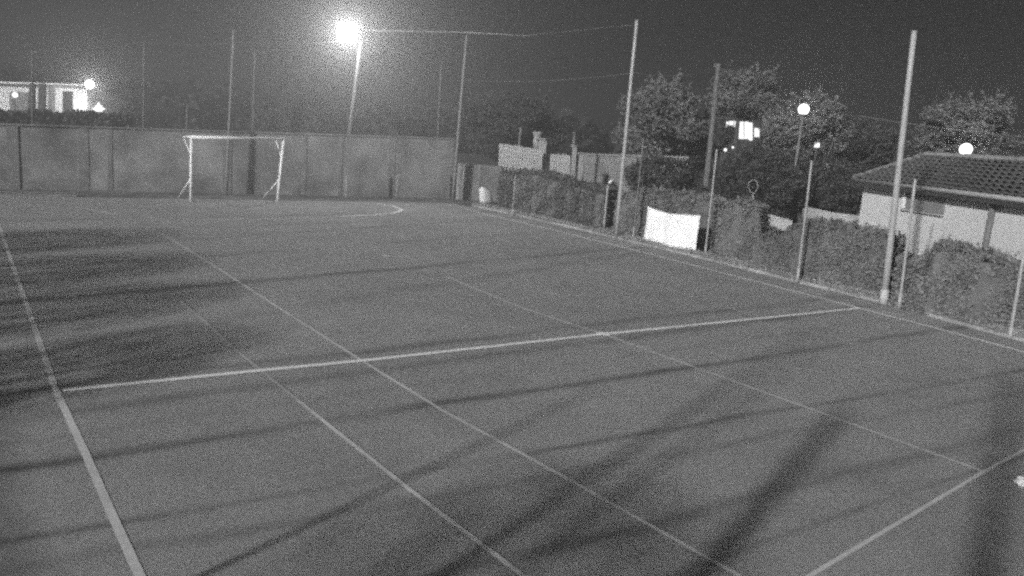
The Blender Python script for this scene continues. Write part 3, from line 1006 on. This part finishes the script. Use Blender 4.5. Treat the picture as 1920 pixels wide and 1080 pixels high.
# hip roof
RZ = 3.78
zb_ = EZ + .10
run = HD / 2 + OV
roofc = [e0, e0 + hu * (HL + 2 * OV), e0 + hu * (HL + 2 * OV) - hn * 2 * run, e0 - hn * 2 * run]
_rr = ray(1738, 293)
r0 = CAM + _rr * (((e0 - hn * 2.6) - CAM).dot(hn) / _rr.dot(hn))     # left end of the ridge
r1 = r0 + hu * 6.0
rc = [p + Vector((0, 0, zb_)) for p in roofc]
roof = newobj('roof', rc + [r0, r1], [(0, 1, 5, 4), (1, 2, 5), (2, 3, 4, 5), (3, 0, 4), (3, 2, 1, 0)], MT['roofdark'], ho)
def rsub(mb, name, mt):
    o = mb.build(name, mt, None)
    o.parent = roof
    o.location = -ho.location + (-roof.location - Vector(ho.location)) * 0
    o.location = (0, 0, 0)
    return o
NC = 9
for k in range(NC):
    # one course of pantiles: a corrugated strip lapping over the one below
    s0, s1 = k / NC - .012, (k + 1) / NC + .02
    mb = MB()
    A0, B0 = rc[0].lerp(r0, max(s0, 0)), rc[1].lerp(r1, max(s0, 0))
    A1, B1 = rc[0].lerp(r0, min(s1, 1)), rc[1].lerp(r1, min(s1, 1))
    L = (B0 - A0).length
    nseg = int(L / .075)
    V, F = [], []
    for i in range(nseg + 1):
        t = i / nseg
        ph = (A0 + (B0 - A0) * t - e0).dot(hu) / .27 * 2 * math.pi
        zz = .028 * math.sin(ph) + rnd.uniform(-.003, .003)
        p = A0.lerp(B0, t)
        q = A1.lerp(B1, t)
        jit = rnd.uniform(-.008, .008)
        V += [p + Vector((0, 0, .085 + zz + jit)) + hn * .03, p + Vector((0, 0, .125 + zz + jit)) + hn * .03, q + Vector((0, 0, .03 + zz))]
    for i in range(nseg):
        F += [(3 * i, 3 * i + 3, 3 * i + 4, 3 * i + 1), (3 * i + 1, 3 * i + 4, 3 * i + 5, 3 * i + 2)]
    mb.v, mb.f = V, F
    rsub(mb, 'tile_course', MT['roof'])
def ridge(a, b):
    n = max(2, int((b - a).length / .4))
    mb = MB()
    for i in range(n):
        p, q = a.lerp(b, i / n), a.lerp(b, (i + 1.08) / n if i < n - 1 else 1)
        mb.tube([p + Vector((0, 0, .05)), q + Vector((0, 0, .03))], [.11, .095], 8)
    return mb
for a, b in ((rc[0], r0), (r0, r1), (rc[1], r1), (rc[3], r0)):
    rsub(ridge(a, b), 'ridge_tiles', MT['lowwall'])
# window board with pale frame, and downpipe
def onwall(px, py):
    r = ray(px, py)
    t = (P0 - CAM).dot(hn) / r.dot(hn)
    return CAM + r * t
def wallrect(x0, y0, x1, y1, x2, y2, x3, y3, out, name, mt, parent):
    c = [onwall(x0, y0), onwall(x1, y1), onwall(x2, y2), onwall(x3, y3)]
    return MB().hexa([q + hn * .002 for q in c] + [q + hn * out for q in c]).build(name, mt, parent)
win = wallrect(1703, 358, 1773, 369, 1771, 402, 1699, 391, .05, 'window', MT['board'], ho)
fr = wallrect(1697, 357, 1702, 358, 1699, 391, 1694, 390, .07, 'window_frame', MT['white'], ho)
wallrect(1694, 391, 1771, 403, 1771, 406, 1693, 394, .10, 'window_sill', MT['fascia'], ho)
pa, pb = onwall(1868, 384), onwall(1853, 520)
pb.z = -.05
MB().tube([Vector((pa.x, pa.y, EZ)) + hn * .08, Vector((pa.x, pa.y, 0)) + hn * .08], .075, 10).build('downpipe', MT['pipe'], ho, True)
pa = onwall(1753, 410)
MB().tube([Vector((pa.x, pa.y, 1.7)) + hn * .04, Vector((pa.x, pa.y, 0)) + hn * .04], .03, 8).build('conduit', MT['stone'], ho, True)

# ================================================================== TREES
def tree(label, px, yt, yb, hw, dep, mt, n=7000, size=(.07, .15), seed=1, nclump=34, group='trees behind the right side'):
    r = np.random.default_rng(seed)
    c = AD(px, (yt + yb) / 2, dep)
    rz = (yb - yt) / 2 / FPX * dep
    rx = hw / FPX * dep
    o = thing('tree', label, 'tree', (c.x, c.y, -.1), group)
    mb = MB()
    mb.tube([(c.x + .1, c.y, -.1), (c.x, c.y, (c.z - rz) * .6), (c.x - .1, c.y + .1, c.z), (c.x, c.y, c.z + rz * .5)], [.22, .17, .10, .04], 10)
    cl = []
    for k in range(nclump):
        q = r.normal(size=3)
        q /= np.linalg.norm(q)
        rad = r.uniform(.35, .92) ** .7
        p = np.array(c) + q * rad * np.array([rx * .9, rx * .9, rz * .9])
        cl.append((p, r.uniform(.16, .34)))
        if k % 2 == 0:
            mb.tube([(c.x, c.y, c.z - rz * .4 * r.uniform(.2, 1)), Vector(p).lerp(c, .45) + Vector((0, 0, .15)), p], [.07, .04, .012], 6)
    mb.build('trunk', MT['bark'], o, True)
    P = []
    for p, s in cl:
        m_ = int(2.6 * n / nclump * (s / .25) ** 2)
        q = r.normal(size=(m_, 3))
        q /= np.linalg.norm(q, axis=1)[:, None]
        q *= (r.uniform(0, 1, m_) ** .45)[:, None]
        P.append(p[None] + q * np.array([rx, rx, rz * .8])[None] * s * 1.25)
        # twigs sticking out
        m2 = m_ // 6
        d0 = r.normal(size=(6, 3))
        d0[:, 2] = np.abs(d0[:, 2])
        d0 /= np.linalg.norm(d0, axis=1)[:, None]
        ii = r.integers(0, 6, m2)
        P.append(p[None] + d0[ii] * (r.uniform(.8, 1.75, m2) * s * rx)[:, None] + r.normal(0, .05, (m2, 3)))
    leaves(np.concatenate(P), size, 'crown', MT[mt], o)
    return o
tree('broad dark tree behind the slatted fence', 958, 178, 305, 105, 50, 'leaf_dark', 8000, seed=3)
tree('pale-leaved tree behind the tall pole left of the banner', 1232, 152, 305, 88, 44, 'leaf', 8000, seed=4)
tree('tall tree just right of the utility pole, before the lit windows', 1392, 128, 240, 62, 47, 'leaf', 4600, seed=5)
tree('bushy tree around the upper globe lamp', 1510, 158, 318, 72, 38, 'leaf', 7500, seed=6)
tree('tree left of the tall pole at the house, above the roof corner', 1632, 205, 330, 62, 44, 'leaf_dark', 6000, seed=7)
tree('feathery tree behind the roof around the lower globe lamp', 1815, 188, 318, 105, 42, 'leaf', 9000, seed=8)
tree('low dim tree between the utility pole and the bushy lamp tree', 1475, 248, 330, 55, 43, 'leaf_dark', 4200, seed=9)
tree('small dark tree standing right before the lit windows', 1360, 226, 286, 20, 57, 'leaf_dark', 700, (.07, .15), 12, 12)
tree('dim tree behind the garden wall left of the utility pole', 1300, 215, 320, 55, 46, 'leaf_dark', 4200, seed=10)

# far wood that closes the horizon, read as one mass
P = []
for k in range(260):
    px = npr.uniform(-260, 2200)
    dep = npr.uniform(100, 135)
    hor = 170.5 + px * (327.2 - 170.5) / 1920
    c = np.array(AD(px, hor - npr.uniform(-26, 4), dep))
    rr = npr.uniform(2.0, 3.6)
    q = npr.normal(size=(150, 3))
    q /= np.linalg.norm(q, axis=1)[:, None]
    P.append(c[None] + q * (npr.uniform(.3, 1, 150) ** .4)[:, None] * rr)
P = np.concatenate(P)
wood = leaves(P, (.6, 1.3), 'far_wood', MT['leaf_far'])
wood['kind'] = 'stuff'
wood['label'] = 'far dark line of trees along the horizon'
wood['category'] = 'wood'
# dark hedge behind the wall, under the far building
def block_hedge(label, x0, x1, yt0, yt1, dep, rr):
    a, b = AD(x0, yt0, dep), AD(x1, yt1, dep)
    o = thing('hedge', label, 'hedge', (a.x, a.y, -.1))
    L = (b - a).length
    n = int(L * 900)
    t = npr.uniform(0, 1, n)
    Q = np.array(a)[None] * (1 - t)[:, None] + np.array(b)[None] * t[:, None]
    tz = Q[:, 2].copy()
    Q[:, 2] = npr.uniform(0, 1, n) * tz + .12 * np.sin(t * L * 2.2) * 1.0
    Q[:, :2] += npr.normal(0, rr, (n, 2))
    leaves(Q, (.12, .25), 'foliage', MT['leaf_far'], o)
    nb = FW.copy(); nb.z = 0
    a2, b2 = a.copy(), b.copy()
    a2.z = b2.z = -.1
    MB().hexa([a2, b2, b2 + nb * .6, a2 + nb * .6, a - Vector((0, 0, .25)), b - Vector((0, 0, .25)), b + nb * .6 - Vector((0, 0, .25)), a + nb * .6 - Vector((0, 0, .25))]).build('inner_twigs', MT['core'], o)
    return o
block_hedge('dark tall hedge behind the concrete wall below the white far building', -40, 240, 206, 214, 48, .35)

# ================================================================== GLOBE LAMPS, LIT WINDOWS AND SMALL LIGHTS ON THE RIGHT
def globe_lamp(label, px, py, r, dep, power):
    c = AD(px, py, dep)
    o = thing('globe_lamp', label, 'lamp post', (c.x, c.y, -.1), 'globe street lamps')
    MB().sphere(c, r, 20, 14).build('globe', E_GLOBE, o, True)
    MB().tube([(c.x, c.y, -.1), (c.x, c.y, c.z * .5), (c.x, c.y, c.z - r)], [.07, .05, .04], 10).build('post', MT['steel_dim'], o, True)
    MB().tube([(c.x, c.y, c.z - r - .06), (c.x, c.y, c.z - r + .03)], [.06, .11], 10).build('collar', MT['housing'], o, True)
    point('globe_lamp_light', c, power, r * 1.02, o)
    return o
globe_lamp('glowing globe street lamp in front of the bushy tree', 1507, 205, .215, 32.0, 520)
globe_lamp('glowing globe street lamp standing just above the house roof', 1811, 280, .25, 33.5, 700)

hd = 62.0
fh = thing('distant_house', 'distant house with brightly lit windows half hidden by the tree', 'house', AD(1390, 300, hd))
quadbox(AD(1335, 320, hd), AD(1440, 325, hd), AD(1440, 210, hd), AD(1335, 205, hd), 4).build('wall', MT['dark'], fh)
quadbox(AD(1330, 212, hd - .4), AD(1445, 218, hd - .4), AD(1425, 185, hd + 1.5), AD(1350, 180, hd + 1.5), 2).build('roof', MT['roofdark'], fh)
for k, (x0, y0, x1, y1) in enumerate(((1357, 228, 1366, 240), (1368, 227, 1385, 248), (1385.6, 228, 1404, 260), (1404.6, 230, 1411, 263), (1415, 240, 1424, 256))):
    wd_ = quadbox(AD(x0, y1, hd - .12), AD(x1, y1, hd - .12), AD(x1, y0, hd - .12), AD(x0, y0, hd - .12), .1)
    wd_.build('lit_window', E_ROOM, fh)
mb = MB()
for (x0, y0), (x1, y1) in (((1395, 229), (1395, 258)), ((1376, 228), (1376, 246))):
    mb.tube([AD(x0, y0, hd - .2), AD(x1, y1, hd - .2)], .035, 6)
mb.build('glazing_bars', MT['dark'], fh)
for px, py, r, dep, lab in ((1458, 295, .10, 40, 'small garden light low among the shrubs left of the lamp tree'),
                            (1550, 312, .14, 38, 'square-looking garden light at the dark shrub left of the house'),
                            (1532, 272, .10, 37, 'small upright garden light under the bushy lamp tree'),
                            (1360, 281, .07, 42, 'tiny garden light right of the utility pole'),
                            (1374, 276, .05, 43, 'tiniest garden light below the lit windows')):
    c = AD(px, py, dep)
    o = thing('garden_light', lab, 'lamp', (c.x, c.y, -.1), 'small garden lights')
    MB().cbox(c - Vector((0, 0, r)), r * 1.7, r * 1.7, r * 2, YAW).build('glow_body', E_ROOM, o)
    MB().cbox(c + Vector((0, 0, r + .005)), r * 2.2, r * 2.2, .03, YAW).build('lid', MT['housing'], o)
    MB().tube([(c.x, c.y, -.1), (c.x, c.y, c.z - r)], .03, 6).build('post', MT['housing'], o)

# ================================================================== LEFT SIDE (beside the camera; poles known by their shadows, shrubs added for shade)
def side_pole(label, x, y, h_, r):
    t = thing('net_pole', label, 'pole', (x, y, -.1), 'net poles along the left side')
    MB().tube([(x, y, -.1), (x, y, h_ * .5), (x + .03, y, h_)], [r, r * .92, r * .8], 12).build('shaft', MT['steel'], t, True)
    MB().tube([(x + .03, y, h_), (x + .03, y, h_ + r)], [r, r * .5], 12).build('cap', MT['steel'], t, True)
side_pole('net pole on the left side whose soft shadow crosses the court to the right', -9.3, -6.43, 5.6, .05)
side_pole('slim net pole on the left side close behind the one with the long shadow', -9.3, -6.85, 5.0, .03)
side_pole('thin net pole on the left side nearest the halfway line', -9.3, -5.1, 2.9, .03)
side_pole('thick net pole on the left side next to the camera mast', -9.4, -8.05, 4.0, .105)
side_pole('camera mast standing behind the near corner of the court', -9.75, -10.1, 6.0, .115)
for k, (x, y, rx, rz, zc, nn) in enumerate(((-11.6, -.6, 1.3, 1.2, 1.5, 3600), (-11.9, 2.3, 1.5, 1.4, 1.7, 5000), (-11.6, 5.4, 1.6, 1.4, 1.7, 5600), (-11.8, 8.8, 1.7, 1.5, 1.8, 5900), (-12.5, -8.2, 1.7, 1.1, 2.7, 3400))):  # unseen shrubs, leaf density set to give the court partial shade
    o = thing('shrub', ('first', 'second', 'third', 'fourth', 'lone near')[k] + ' loose tall shrub beside the left path, added out of view to shade the court', 'shrub', (x, y, -.1), 'shrubs added to shade the court')
    q = npr.normal(size=(nn, 3))
    q /= np.linalg.norm(q, axis=1)[:, None]
    q *= (npr.uniform(.2, 1.0, nn) ** .5)[:, None]
    leaves(np.array([x, y, zc])[None] + q * np.array([rx, rx, rz])[None], (.03, .06), 'foliage', MT['leaf_dark'], o)
    mb = MB()
    for a in (0, 1.7, 3.3, 4.9):
        mb.tube([(x, y, -.1), (x + .4 * rx * math.cos(a), y + .4 * rx * math.sin(a), zc * .8), (x + .7 * rx * math.cos(a), y + .7 * rx * math.sin(a), zc + rz * .5)], [.05, .035, .01], 6)
    mb.build('stems', MT['bark'], o)

# crumpled paper on the court by the service line
p = G(1913, 910)
mb = MB().sphere((p.x, p.y, .045), .075, 12, 8, (1.15, .8, .6), .22)
tag(mb.build('crumpled_paper', MT['paper']), 'small crumpled white paper lying on the court at the right edge', 'litter')

# ================================================================== AIR
def haze_box(lo, hi, density, g):
    (x0, y0, z0), (x1, y1, z1) = lo, hi
    o = MB().box(lo, (x1 - x0, 0, 0), (0, y1 - y0, 0), (0, 0, z1 - z0)).build('haze', MT['dark'])
    M = bpy.data.materials.new('lamp_halo_haze')
    M.use_nodes = True
    t = M.node_tree
    t.nodes.remove(t.nodes['Principled BSDF'])
    v = t.nodes.new('ShaderNodeVolumePrincipled')
    v.inputs['Color'].default_value = (.95, .95, .95, 1)
    v.inputs['Density'].default_value = density
    v.inputs['Anisotropy'].default_value = g
    t.links.new(v.outputs[0], t.nodes['Material Output'].inputs['Volume'])
    M.cycles.volume_sampling = 'EQUIANGULAR'
    o.data.materials.clear()
    o.data.materials.append(M)
    o['kind'] = 'stuff'
    o['label'] = 'thin haze added over the whole place to give the lamps halos'
    o['category'] = 'haze'
    return o
haze_box((-190, -70, -1.2), (230, 270, 13.0), .012, .68)  # added haze whose scattering makes the glow round the lamps
